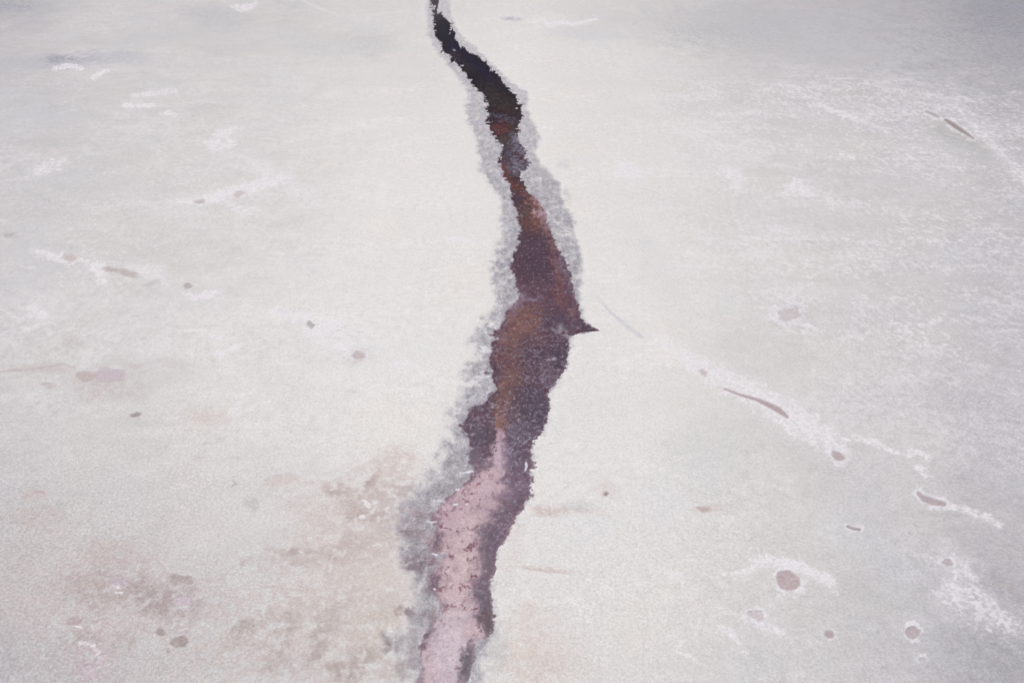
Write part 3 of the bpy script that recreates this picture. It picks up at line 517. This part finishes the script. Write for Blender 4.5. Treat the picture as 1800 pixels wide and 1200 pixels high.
# ------------------------------------------------------------------ meshes
def lin_rgb(c):
    c = np.clip(c/255., 0, 1); return np.where(c <= .04045, c/12.92, ((c+.055)/1.055)**2.4)/np.array([KR,KG,KB])
def make(name, co, tris, col, at, mat, parent=None, quads=None, org=(0,0,0)):
    me = bpy.data.meshes.new(name); co = co - np.array(org)
    fc = quads if quads is not None else tris; k = fc.shape[1]
    me.vertices.add(len(co)); me.vertices.foreach_set('co', co.astype(np.float32).ravel())
    me.loops.add(fc.size); me.loops.foreach_set('vertex_index', fc.astype(np.int32).ravel())
    me.polygons.add(len(fc)); me.polygons.foreach_set('loop_start', np.arange(0, fc.size, k, dtype=np.int32))
    me.polygons.foreach_set('use_smooth', np.ones(len(fc), bool)); me.update(calc_edges=True)
    a = me.attributes.new('tint', 'FLOAT_COLOR', 'POINT')
    a.data.foreach_set('color', np.concatenate([lin_rgb(col), np.ones((len(co),1))], 1).astype(np.float32).ravel())
    for i, nm in enumerate(('vein','thread','fissure','grain')):
        a = me.attributes.new(nm, 'FLOAT', 'POINT'); a.data.foreach_set('value', at[:,i].astype(np.float32))
    me.materials.append(mat); o = bpy.data.objects.new(name, me); bpy.context.collection.objects.link(o)
    o.location = org
    if parent: o.parent = parent
    return o
AT = np.stack([VE,TR,FI,GR], -1)
def cut(sl, field, zarr):
    """triangles of the grid block where field > 0, clipped along the outline"""
    x, y = X[sl].ravel(), Y[sl].ravel(); f = field.ravel().astype(float).copy(); f[np.abs(f) < 1e-7] = 1e-7
    D = np.concatenate([x[:,None], y[:,None], zarr.ravel()[:,None], C[sl].reshape(-1,3), AT[sl].reshape(-1,4)], 1)
    r, c = field.shape; idx = np.arange(r*c).reshape(r,c)
    a, b, d, e = idx[:-1,:-1].ravel(), idx[:-1,1:].ravel(), idx[1:,:-1].ravel(), idx[1:,1:].ravel()
    T = np.concatenate([np.stack([a,d,b],1), np.stack([b,d,e],1)])
    ins = f[T] > 0; n = ins.sum(1); full = T[n == 3]; out = [D]; faces = [full]; base = len(D)
    for cnt in (1, 2):
        sel = T[n == cnt]; si = ins[n == cnt]
        if not len(sel): continue
        k = np.argmax(si if cnt == 1 else ~si, 1); ar = np.arange(len(sel))
        p, q, s = sel[ar,k], sel[ar,(k+1)%3], sel[ar,(k+2)%3]
        t1 = (f[p]/(f[p]-f[q]))[:,None]; t2 = (f[p]/(f[p]-f[s]))[:,None]
        m1 = D[p]+(D[q]-D[p])*t1; m2 = D[p]+(D[s]-D[p])*t2
        out += [m1, m2]; i1 = base+ar; i2 = base+len(sel)+ar; base += 2*len(sel)
        if cnt == 1: faces.append(np.stack([p,i1,i2],1))
        else: faces += [np.stack([i1,q,s],1), np.stack([i1,s,i2],1)]
    D = np.concatenate(out); Fc = np.concatenate(faces)
    if not len(Fc): return None
    used, inv = np.unique(Fc, return_inverse=True)
    return D[used], inv.reshape(Fc.shape)
def cutobj(name, sl, field, zarr, mat, parent=None, org=None):
    r = cut(sl, field, zarr)
    if r is None: print('EMPTY', name); return None
    D, Fc = r; o = (0,0,0) if org is None else org
    if org is None and parent is None and name not in ('water','bank','shallow_water'): o = (D[:,0].mean(), D[:,1].mean(), D[:,2].min())
    return make(name, D[:,:3], Fc, D[:,3:6], D[:,6:], mat, parent, org=o)

ii = np.arange(NR*NC).reshape(NR,NC)
q = np.stack([ii[:-1,:-1].ravel(), ii[1:,:-1].ravel(), ii[1:,1:].ravel(), ii[:-1,1:].ravel()], 1)
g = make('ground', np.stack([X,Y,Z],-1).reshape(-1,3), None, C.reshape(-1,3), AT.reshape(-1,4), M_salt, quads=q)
g['kind'] = 'structure'; g['label'] = 'pale dry salt flat reaching to the horizon'
# banks: the damp grey strip on both sides of the brine
zb = Z[cs] + np.clip(fo*mp*.02, 0, .02)
b = cutobj('bank', cs, fo, zb, M_mud); b['kind'] = 'structure'; b['label'] = 'damp grey mud and salt banks along both sides of the channel'
lvl = np.full(zb.shape, LEVEL-.012)
g_ = lvl - zb; g_ = np.where(fw > -3, g_, -1)
pk = (sm(0,1,pinkish) + BT*.1) - .5
o = cutobj('water', cs, np.minimum(g_*10, -pk), lvl, M_brine); o['kind'] = 'structure'; o['label'] = 'dark red brown brine in the winding channel'
o = cutobj('shallow_water', cs, np.minimum(g_*10, pk), lvl, M_brine); o['kind'] = 'structure'; o['label'] = 'pale pink shallow brine filling the near end of the channel'
roots = {}
NCR = 0
for i, (s, f, kind, name, label, cat, group, key) in enumerate(THINGS):
    NCR += 1; m_ = MPX[s[0]]
    if kind in ('crust','rim'): f = np.minimum(f, -POOLF[s]-.3)
    if kind == 'crust': o = cutobj(name, s, f, Z[s]+np.clip(f*.08, 0, .008+.0005*NCR), M_salt)
    elif kind == 'flake':
        zz = np.maximum(Z[s], LEVEL-.012)+np.clip(f*m_*.12, 0, .015)
        o = cutobj(name, s, f, zz, M_salt)
    elif kind == 'pool':
        hasrim = any(t[7] == i for t in THINGS)
        zz = Z0[s] - .02 - np.clip(f*.012, 0, .012); par = None; org = None
        if hasrim:
            D = np.argwhere(f > 0); cxy = (X[s][f > 0].mean(), Y[s][f > 0].mean(), Z0[s][f > 0].mean())
            par = bpy.data.objects.new(name, None); bpy.context.collection.objects.link(par); par.location = cxy; roots[i] = (par, cxy); org = cxy
            o2 = cutobj('brine', s, f, zz, M_pool, par, org); o2.location = (0,0,0); o = par
        else: o = cutobj(name, s, f, zz, M_pool)
    elif kind == 'rim':
        par, cxy = roots[key]; pf = THINGS[key]
        ff = f
        o = cutobj('salt_rim', s, ff, Z[s]+np.clip(ff*.08, 0, .008+.0005*NCR), M_salt, par, cxy)
        if o: o.location = (0,0,0)
        continue
    if o is None: continue
    o['label'] = label; o['category'] = cat; o['group'] = group
print('things', sum(1 for o in bpy.data.objects if 'category' in o), 'verts', NR*NC)
